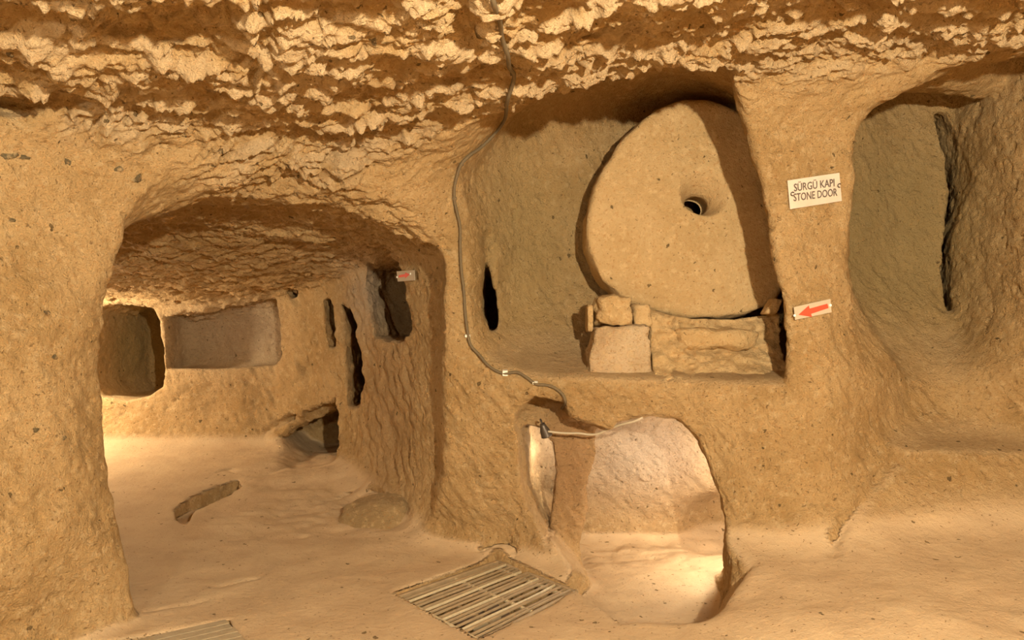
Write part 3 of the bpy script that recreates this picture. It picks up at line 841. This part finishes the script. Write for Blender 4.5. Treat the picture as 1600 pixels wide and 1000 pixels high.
bf = [P(*p) for p in [(995,480,5.10),(1022,500,5.02),(1022,540,5.00),(1022,585,4.90),(1045,490,5.12),(1060,540,5.05),(1060,587,4.86),(1130,500,5.19),(1130,514,5.14),(1130,550,5.07),(1130,588,4.85),(1180,520,5.13),(1205,492,5.19),(1200,550,5.10),(1222,590,4.90),(1190,588,4.86)]]
Bf = tps([(p[0], p[2]) for p in bf], [p[1] for p in bf], 1e-3)
tx = [P(a, b, 5.15) for a, b in [(992,478),(1010,482),(1040,492),(1080,498),(1150,499),(1200,492),(1226,486)]]
NI, NJ = 70, 34
bv, bfc = [], []
gx = np.linspace(P(1021, 0, 4.95)[0], P(1226, 0, 5.05)[0], NI)
for j in range(NJ + 1):
    for i in range(NI):
        zt = float(np.interp(gx[i], [p[0] for p in tx], [p[2] for p in tx]))
        zz = 1.19 + (zt - 1.19) * j / NJ
        bv.append((gx[i], min(float(Bf(gx[i], zz)), 5.195), zz))
bv = np.array(bv, np.float32)
bv[:, 1] -= 0.045 * fbm(bv, (0.13, 0.13, 0.07), 3, 331, 0.65) + 0.010 * fbm(bv, (0.04, 0.04, 0.03), 2, 333)
bv[:, 1] = np.minimum(bv[:, 1], 5.200)
for j in range(NJ):
    for i in range(NI - 1):
        a = j * NI + i; bfc.append((a, a + 1, a + NI + 1, a + NI))
n0 = len(bv); bv = bv.tolist()
for i in range(NI): bv.append((bv[NJ * NI + i][0], 5.206, bv[NJ * NI + i][2]))          # ledge up to the door face
for i in range(NI): bv.append((gx[i], 5.206, 1.612))
for i in range(NI): bv.append((gx[i], 5.62, 1.612))
for i in range(NI): bv.append((gx[i], 5.62, 1.19))
strips = [list(range(NJ * NI, NJ * NI + NI))] + [list(range(n0 + k * NI, n0 + (k + 1) * NI)) for k in range(4)] + [list(range(NI))]
for a, b in zip(strips, strips[1:]):
    for i in range(NI - 1): bfc.append((a[i], a[i + 1], b[i + 1], b[i]))
for e in (0, NI - 1):
    lp_ = [j * NI + e for j in range(NJ + 1)] + [n0 + k * NI + e for k in range(4)]
    bfc.append(tuple(lp_ if e == 0 else lp_[::-1]))
tag(mesh_obj('mortar_bed', bv, bfc, STONE, smooth=True), 'rough mortar and rubble bed carrying the round door, right of the pale block', 'masonry')

# ------------------------------------------------------------------ hump of rock on the far floor, embedded stones
hx = P(588, 800, 5.75)
hz = float(Ff(hx[0], hx[1]))
v, f = rock_lump([(hx[0]-0.34, hx[1]-0.20, hz-0.10), (hx[0]+0.24, hx[1]-0.30, hz-0.10), (hx[0]-0.24, hx[1]+0.34, hz-0.10), (hx[0]+0.36, hx[1]+0.22, hz-0.10),
                  (hx[0]-0.26, hx[1]-0.06, hz+0.10), (hx[0]+0.20, hx[1]-0.16, hz+0.17), (hx[0]-0.16, hx[1]+0.28, hz+0.14), (hx[0]+0.30, hx[1]+0.18, hz+0.17)],
                 n=22, round_=0.75, amp=0.03, scale=0.22, seed=61, fine=0.006)
tag(mesh_obj('boulder', v, f, BOULDER, smooth=True), 'low flat topped boulder on the far room floor beside the pillar foot', 'boulder')
wl = bpy.data.objects['wall_left']
for i, (px, py, w, h) in enumerate([(14,244,14,5),(38,246,7,4),(186,264,7,5),(216,279,10,6),(104,252,4,5),(100,684,4,4),(74,489,6,4),(56,672,5,4),(18,344,5,4),(85,558,5,4),(108,254,4,4)]):
    p, nn_ = hit(px, py)
    k = p.y / F_PX
    a = Vector((1, 0, 0)); b = nn_.cross(a).normalized(); a = b.cross(nn_).normalized()
    vs_, fs_ = [], []
    for r_ in range(4):
        el = (r_ / 3) * 1.5 - 0.35
        for q_ in range(9):
            an = 2 * math.pi * q_ / 9
            rj = 1 + 0.28 * math.sin(q_ * 2.3 + i * 1.7)
            vs_.append(p + (a * math.cos(an) * w + b * math.sin(an) * h) * k * math.cos(el) * rj + nn_ * math.sin(el) * 0.008)
    for r_ in range(3):
        for q_ in range(9):
            j = (q_ + 1) % 9
            fs_.append((r_ * 9 + q_, r_ * 9 + j, (r_ + 1) * 9 + j, (r_ + 1) * 9 + q_))
    fs_.append(tuple(27 + q_ for q_ in range(9)))
    mesh_obj('pebble', vs_, fs_, MAT_DARKSTONE, wl, smooth=True)

# ------------------------------------------------------------------ floor grate over the pit
Zg = -0.035
g0, g1, g2, g3 = [Vector((p[0], p[1], Zg)) for p in G]      # left, far, right, near corners
def gpt(t, s):                                             # t along the bars, s across them
    return (g0 * (1 - t) + g1 * t) * (1 - s) + (g3 * (1 - t) + g2 * t) * s
ctr = (g0 + g1 + g2 + g3) / 4
grate = empty('floor_grate', ctr, 'rusty floor grate of long thin bars over a pit, at the pillar foot', 'grate')
def bar(name, a, b, w, h, mat, parent, z=0.0, bend=0.0):
    a = Vector(a) + EZ * z; b = Vector(b) + EZ * z
    d = (b - a).normalized(); n_ = d.cross(EZ).normalized(); u_ = n_.cross(d)
    vs_, fs_ = [], []
    K = 6
    for i in range(K + 1):
        t = i / K
        p = a.lerp(b, t) + n_ * (bend * math.sin(math.pi * t)) + u_ * (bend * 0.4 * math.sin(2 * math.pi * t))
        for sx_, sz_ in ((-1, -1), (1, -1), (1, 0.4), (0.5, 1), (-0.5, 1), (-1, 0.4)):
            vs_.append(p + n_ * sx_ * w / 2 + u_ * sz_ * h / 2)
    for i in range(K):
        for k in range(6):
            fs_.append((i * 6 + k, i * 6 + (k + 1) % 6, i * 6 + 6 + (k + 1) % 6, i * 6 + 6 + k))
    fs_.append((5, 4, 3, 2, 1, 0)); fs_.append(tuple(K * 6 + k for k in range(6)))
    return mesh_obj(name, vs_, fs_, mat, parent)
rnd = random.Random(5)
bar('frame_bar', gpt(0.02, 0.0), gpt(0.02, 1.0), 0.022, 0.03, MAT_WELD, grate)
bar('frame_bar', gpt(0.985, 0.0), gpt(0.985, 1.0), 0.022, 0.03, MAT_IRON, grate)
bar('frame_bar', gpt(0.0, 0.04), gpt(1.0, 0.04), 0.030, 0.03, MAT_IRON, grate)
bar('frame_bar', gpt(0.0, 0.975), gpt(1.0, 0.975), 0.022, 0.03, MAT_IRON, grate)
NB = 17
for i in range(NB):
    s_ = 0.09 + 0.86 * (i + 0.5) / NB
    j0, j1 = rnd.uniform(-0.008, 0.008), rnd.uniform(-0.012, 0.012)
    bar('bar', gpt(0.02, s_ + j0), gpt(0.985, s_ + j1), rnd.uniform(0.010, 0.017), 0.013, MAT_WELD if i % 4 == 1 else MAT_IRON, grate, rnd.uniform(0.0, 0.008), rnd.uniform(-0.008, 0.008))
bar('cross_bar', gpt(0.53, 0.03), gpt(0.55, 0.93), 0.016, 0.014, MAT_WELD, grate, -0.004)
bar('cross_bar', gpt(0.91, 0.1), gpt(0.91, 0.98), 0.014, 0.014, MAT_WELD, grate, -0.006)
bar('cross_bar', gpt(0.27, 0.02), gpt(0.27, 0.98), 0.022, 0.014, MAT_IRON, grate, -0.016)
bm_ = [gpt(t, s_) for t in np.linspace(0.0, 1.0, 25) for s_ in np.linspace(0.0, 1.0, 25)]
bm_n = fbm(np.array([list(p) for p in bm_], np.float32), (0.12, 0.12, 0.12), 3, 80)
dv = [(p.x, p.y, -0.34 + 0.03 * float(k)) for p, k in zip(bm_, bm_n)]
dfc = [(i * 25 + j, i * 25 + j + 1, (i + 1) * 25 + j + 1, (i + 1) * 25 + j) for i in range(24) for j in range(24)]
dirt = mesh_obj('dirt', dv, dfc, MAT_DIRT, smooth=True)
tag(dirt, 'dark brown dirt and litter covering the pit bottom under the floor grate', 'dirt'); dirt['kind'] = 'stuff'
# litter lying in the pit
for i, (t, s_, l, w, label) in enumerate([(0.62,0.30,0.30,0.07,'grey strip of wood lying in the pit, under the far end of the floor grate'),
                                          (0.35,0.62,0.34,0.06,'brown strip of wood lying in the pit, under the near end of the floor grate')]):
    p = gpt(t, s_); p.z = -0.295
    a = Vector((math.cos(0.9 + i * 0.5), math.sin(0.9 + i * 0.5), 0)); b = EZ.cross(a)
    v, f = rock_lump([tuple(p + a * (sa * l / 2) + b * (sb * w / 2) + EZ * zz) for zz in (-0.014, 0.03) for sb in (-1, 1) for sa in (-1, 1)], n=6, round_=0.2, amp=0.004, scale=0.1, seed=70 + i)
    tag(mesh_obj('wood_scrap', v, f, MAT_WOOD), label, 'wood')

# ------------------------------------------------------------------ plank cover at the bottom edge
c0 = Vector((-1.535, 3.94, -0.012)); da = Vector((-0.79, -0.61, 0)).normalized(); db = Vector((0.49, -0.87, 0)); db = (db - da * db.dot(da)).normalized()
cover = empty('plank_cover', c0 + da * 0.38 + db * 0.24, 'grey wooden plank hatch let into the floor beside the left rock mass', 'hatch')
for i in range(7):
    w = 0.062
    cc = c0 + da * (0.38 + 0.004 * math.sin(i * 2.1)) + db * (0.005 + w / 2 + i * 0.070)
    vs_, fs_ = box_on(cc, da, db, EZ, 0.76, w, 0.028)
    mesh_obj('plank', vs_, fs_, MAT_WOOD, cover)
for t in (0.1, 0.66):
    vs_, fs_ = box_on(c0 + da * t + db * 0.245 - EZ * 0.024, da, db, EZ, 0.06, 0.48, 0.02)
    mesh_obj('batten', vs_, fs_, MAT_WOOD, cover)

# ------------------------------------------------------------------ signs
def plate_frame(tl, tr, br, bl, fit=None):
    corners_ = (tl, tr, br, bl)
    if fit: tl, tr, br, bl = fit
    pts_ = []
    for i in range(5):
        for j in range(4):
            t, s_ = i / 4, j / 3
            px = (tl[0] * (1 - t) + tr[0] * t) * (1 - s_) + (bl[0] * (1 - t) + br[0] * t) * s_
            py = (tl[1] * (1 - t) + tr[1] * t) * (1 - s_) + (bl[1] * (1 - t) + br[1] * t) * s_
            pts_.append(hit(px, py)[0])
    A = np.array([list(p) for p in pts_]); m = A.mean(0)
    n_ = Vector(np.linalg.svd(A - m)[2][2]).normalized()
    if n_.y > 0: n_ = -n_
    near_ = [hit(c_[0] * (1 - u_) * 1.0 + d_[0] * u_, c_[1] * (1 - u_) + d_[1] * u_)[0] for c_, d_ in ((corners_[0], corners_[1]), (corners_[3], corners_[2]), (corners_[0], corners_[2]), (corners_[3], corners_[1])) for u_ in (0, 0.25, 0.5, 0.75, 1)] if fit else []
    offs = [(Vector(p) - Vector(m)).dot(n_) for p in list(A) + near_]
    off = max(v_ for v_ in offs if abs(v_) < 0.2)
    o_ = Vector(m) + n_ * (off + 0.004)
    def on(px, py):
        d = Vector(((px - CX) / F_PX, 1.0, -(py - CY) / F_PX)); c_ = Vector((0, 0, CAM_H))
        t = (o_ - c_).dot(n_) / d.dot(n_)
        return c_ + d * t
    q_ = [on(*p) for p in corners_]
    ex = ((q_[1] - q_[0]) + (q_[2] - q_[3])).normalized()
    ez = n_.cross(ex) * -1
    if ez.z < 0: ez = -ez
    ez = (ez - ex * ez.dot(ex)).normalized()
    return on, q_, ex, ez, n_, sum(q_, Vector()) / 4
def plate(name, q_, n_, th, mat, parent, bow=0.0):
    NXp, NZp = 8, 4
    vs_, fs_ = [], []
    for layer in (0, 1):
        for j in range(NZp + 1):
            for i in range(NXp + 1):
                t, s_ = i / NXp, j / NZp
                p = (q_[0] * (1 - t) + q_[1] * t) * (1 - s_) + (q_[3] * (1 - t) + q_[2] * t) * s_
                vs_.append(p + n_ * (th * layer + bow * math.sin(math.pi * t) * math.sin(math.pi * s_)))
    W = NXp + 1; off = W * (NZp + 1)
    for j in range(NZp):
        for i in range(NXp):
            a = j * W + i
            fs_.append((a, a + 1, a + W + 1, a + W)); fs_.append((off + a, off + a + W, off + a + W + 1, off + a + 1))
    rimv = [i for i in range(W)] + [W - 1 + W * j for j in range(1, NZp + 1)] + [W * NZp + i for i in range(W - 2, -1, -1)] + [W * j for j in range(NZp - 1, 0, -1)]
    for a, b in zip(rimv, rimv[1:] + rimv[:1]):
        fs_.append((a, off + a, off + b, b))
    return mesh_obj(name, vs_, fs_, mat, parent)
def lettering(text, c_, ex, ez, n_, width, height, mat, parent, shear=0.0):
    cu = bpy.data.curves.new('text', 'FONT'); cu.body = text; cu.size = 1.0; cu.extrude = 0.0; cu.resolution_u = 3
    cu.offset = 0.012
    to = bpy.data.objects.new('text', cu); COL.objects.link(to)
    dg = bpy.context.evaluated_depsgraph_get()
    me = bpy.data.meshes.new_from_object(to.evaluated_get(dg))
    co = [v.co.copy() for v in me.vertices]
    fs_ = [tuple(p.vertices) for p in me.polygons]
    bpy.data.objects.remove(to)
    x0 = min(v.x for v in co); x1 = max(v.x for v in co); h = 0.715
    vs_ = [c_ + ex * (((v.x - x0) / (x1 - x0) - 0.5) * width) + ez * ((v.y / h - 0.5) * height) + n_ * 0.0008 for v in co]
    return mesh_obj('lettering', vs_, fs_, mat, parent)
def flat_shape(name, pts2, mat, parent, n_, th=0.002):
    k = len(pts2)
    vs_ = [p for p in pts2] + [p + n_ * th for p in pts2]
    fs_ = [tuple(range(k)), tuple(range(2 * k - 1, k - 1, -1))] + [(i, (i + 1) % k, k + (i + 1) % k, k + i) for i in range(k)]
    return mesh_obj(name, vs_, fs_, mat, parent)
def screw(p, n_, r_, mat, parent):
    a = n_.orthogonal().normalized(); b = n_.cross(a)
    vs_ = [p + (a * math.cos(k * math.pi / 4) + b * math.sin(k * math.pi / 4)) * r_ * f_ + n_ * h_ for f_, h_ in ((1, 0), (0.9, 0.004), (0.4, 0.006)) for k in range(8)]
    fs_ = [(r * 8 + k, r * 8 + (k + 1) % 8, r * 8 + 8 + (k + 1) % 8, r * 8 + 8 + k) for r in range(2) for k in range(8)] + [tuple(range(16, 24))]
    return mesh_obj('screw', vs_, fs_, mat, parent)

on, q_, ex, ez, n_, c_ = plate_frame((1230, 282), (1311, 270), (1315, 314), (1234, 327))
sg = empty('door_sign', c_, 'laminated white sign with two lines of dark capitals on the pillar beside the round door', 'sign')
plate('plate', q_, n_, 0.003, MAT_PLASTIC, sg, 0.006)
F_ = n_ * 0.0095
exs = (on(1303, 284) - on(1240, 292)).normalized(); ezs = (ez - exs * ez.dot(exs)).normalized()
lettering('SÜRGÜ KAPI', on(1271, 289) + F_, exs, ezs, n_, (on(1303, 284) - on(1240, 293)).length, (on(1271, 282) - on(1271, 294)).length, MAT_INK, sg)
lettering('STONE DOOR', on(1273, 304) + F_, exs, ezs, n_, (on(1307, 299) - on(1239, 308)).length, (on(1271, 298) - on(1271, 310)).length, MAT_INK, sg)
for px, py, fl in ((1310, 290, 1), (1237, 303, -1)):
    pc = on(px, py) + F_; r_ = 0.011
    arc = [pc + (exs * math.cos(a) + ezs * math.sin(a)) * r_ + n_ * 0.002 for a in np.linspace(0.6, 5.0, 9)]
    vs_, fs_ = tube(arc, 0.0028, 6, 2)
    mesh_obj('wire_hook', vs_, fs_, MAT_WIRE, sg)

def arrow_sign(corners, tail, tip, wpx, label, screws, hw=2.6, fit=None):
    on, q_, ex, ez, n_, c_ = plate_frame(*corners, fit=fit)
    o = empty('arrow_sign', c_, label, 'sign')
    plate('plate', q_, n_, 0.003, MAT_PALEPLATE, o)
    a = on(*tail) + n_ * 0.0035; b = on(*tip) + n_ * 0.0035
    d = (b - a); L = d.length; d.normalize(); s_ = n_.cross(d).normalized()
    w = wpx * (a - Vector((0, 0, CAM_H))).length / F_PX
    neck = a + d * (L * 0.60)
    flat_shape('arrow', [a + s_ * w * 0.5, neck + s_ * w * 0.6, neck + s_ * w * hw / 2, b, neck - s_ * w * hw / 2, neck - s_ * w * 0.6, a - s_ * w * 0.5], MAT_RED, o, n_)
    for px, py in screws:
        screw(on(px, py) + n_ * 0.003, n_, 0.009, MAT_SCREW, o)
arrow_sign(((1240, 480), (1297, 467), (1299, 488), (1242, 500)), (1293, 478), (1247, 492), 6.5, 'pale plate with a red arrow pointing left, low on the sign pillar', [(1241, 493), (1297, 477)])
arrow_sign(((620, 424), (648, 422), (649, 438), (622, 440)), (624, 432), (641, 429), 3.4, 'small pale plate with a red arrow pointing right, above the far room window niche', [(621, 433), (642, 428)], fit=((652, 424), (666, 424), (666, 440), (652, 440)))

# ------------------------------------------------------------------ cables
def on_rock(px, py, lift):
    p, n_ = hit(px, py)
    v_ = (Vector((0, 0, CAM_H)) - p).normalized()
    return p + (n_ * 0.5 + v_ * 0.5).normalized() * lift
path = [(764,-12),(770,8),(779,32),(784,58),(789,82),(797,102),(803,116),(800,134),(795,158),(788,182),(778,200),(764,215),(748,230),(732,242),(720,254),(713,272),(709,292),(709,312),(714,332),(718,355),(719,385),(721,420),(724,455),(727,490),(731,522),(736,540),(748,556),(762,570),(776,580),(790,584),(808,583),(822,590),(838,600),(854,602),(868,606),(879,616),(884,628),(880,638)]
pts3 = [on_rock(px, py, 0.034 if py < 170 else 0.016) for px, py in path]
# keep it taut where the rock is rough
for _ in range(2):
    for i in range(1, len(pts3) - 1):
        m_ = (pts3[i - 1] + pts3[i + 1]) / 2
        dcam = (pts3[i] - Vector((0, 0, CAM_H))).length; mcam = (m_ - Vector((0, 0, CAM_H))).length
        d_ = (pts3[i] - Vector((0, 0, CAM_H))).normalized()
        pts3[i] = Vector((0, 0, CAM_H)) + d_ * min(dcam, 0.5 * (dcam + mcam))
cable = empty('wall_cable', pts3[20], 'long grey cable running down from the ceiling along the left edge of the door recess', 'cable')
vs_, fs_ = tube(pts3, 0.0105, 8, 5)
mesh_obj('sheath', vs_, fs_, MAT_CABLE, cable, smooth=True)
for px, py in [(803,114),(720,255),(709,310),(731,525),(790,583),(837,599)]:
    p = on_rock(px, py, 0.014)
    vs_, fs_ = box_on(p, EX, (EY + EZ * 0.3).normalized(), (EZ - EY * 0.3).normalized(), 0.034 if py > 500 else 0.028, 0.024, 0.016 if px != 790 else 0.035)
    mesh_obj('clip', vs_, fs_, MAT_CLIP if py > 500 else MAT_CABLE, cable)
path2 = [(856,674),(872,676),(888,677),(905,677),(920,679),(934,678),(948,672),(962,666),(976,662),(992,658),(1004,652)]
raw = [hit(px, py)[0] for px, py in path2]
yy = [min(p.y, 5.2) - 0.03 for p in raw]
pts4 = [Vector(P(px, py, y_)) for (px, py), y_ in zip(path2, [5.08, 5.08, 5.07, 5.06, 5.05, 5.03, 5.0, 4.97, 4.93, 4.9, 4.9])]
vs_, fs_ = tube(pts4, 0.0075, 8, 4)
tag(mesh_obj('lamp_cable', vs_, fs_, MAT_CABLE2, smooth=True), 'thin cream cable hanging from the small lamp across to the low archway', 'cable')
# small spotlight under the notch
lp = Vector(P(851, 672, 5.10))
sp_ = empty('spot_lamp', lp, 'small dark spotlight tucked under the notch above the side hollow', 'lamp')
ax = Vector((0.35, 0.25, -0.9)).normalized(); a = ax.orthogonal().normalized(); b = ax.cross(a)
def lathe(profile, c_, n=14):
    vs_, fs_ = [], []
    for r_, h_ in profile:
        for k in range(n):
            an = 2 * math.pi * k / n
            vs_.append(c_ + (a * math.cos(an) + b * math.sin(an)) * r_ + ax * h_)
    for i in range(len(profile) - 1):
        for k in range(n):
            fs_.append((i * n + k, i * n + (k + 1) % n, (i + 1) * n + (k + 1) % n, (i + 1) * n + k))
    return vs_, fs_
vs_, fs_ = lathe([(0.0, -0.05), (0.018, -0.05), (0.022, -0.03), (0.034, 0.0), (0.040, 0.04), (0.042, 0.045), (0.037, 0.043), (0.030, 0.0), (0.0, -0.02)], lp)
mesh_obj('housing', vs_, fs_, MAT_LAMP, sp_, smooth=True)
vs_, fs_ = tube([lp - ax * 0.05, lp - ax * 0.08 + EY * 0.03, lp - ax * 0.06 + EY * 0.10], 0.007, 6, 3)
mesh_obj('bracket', vs_, fs_, MAT_LAMP, sp_)
vs_, fs_ = lathe([(0.0, 0.036), (0.036, 0.036), (0.036, 0.040), (0.0, 0.040)], lp)
mesh_obj('lens', vs_, fs_, MAT_PALEPLATE, sp_)
print('done', time.time() - T0)
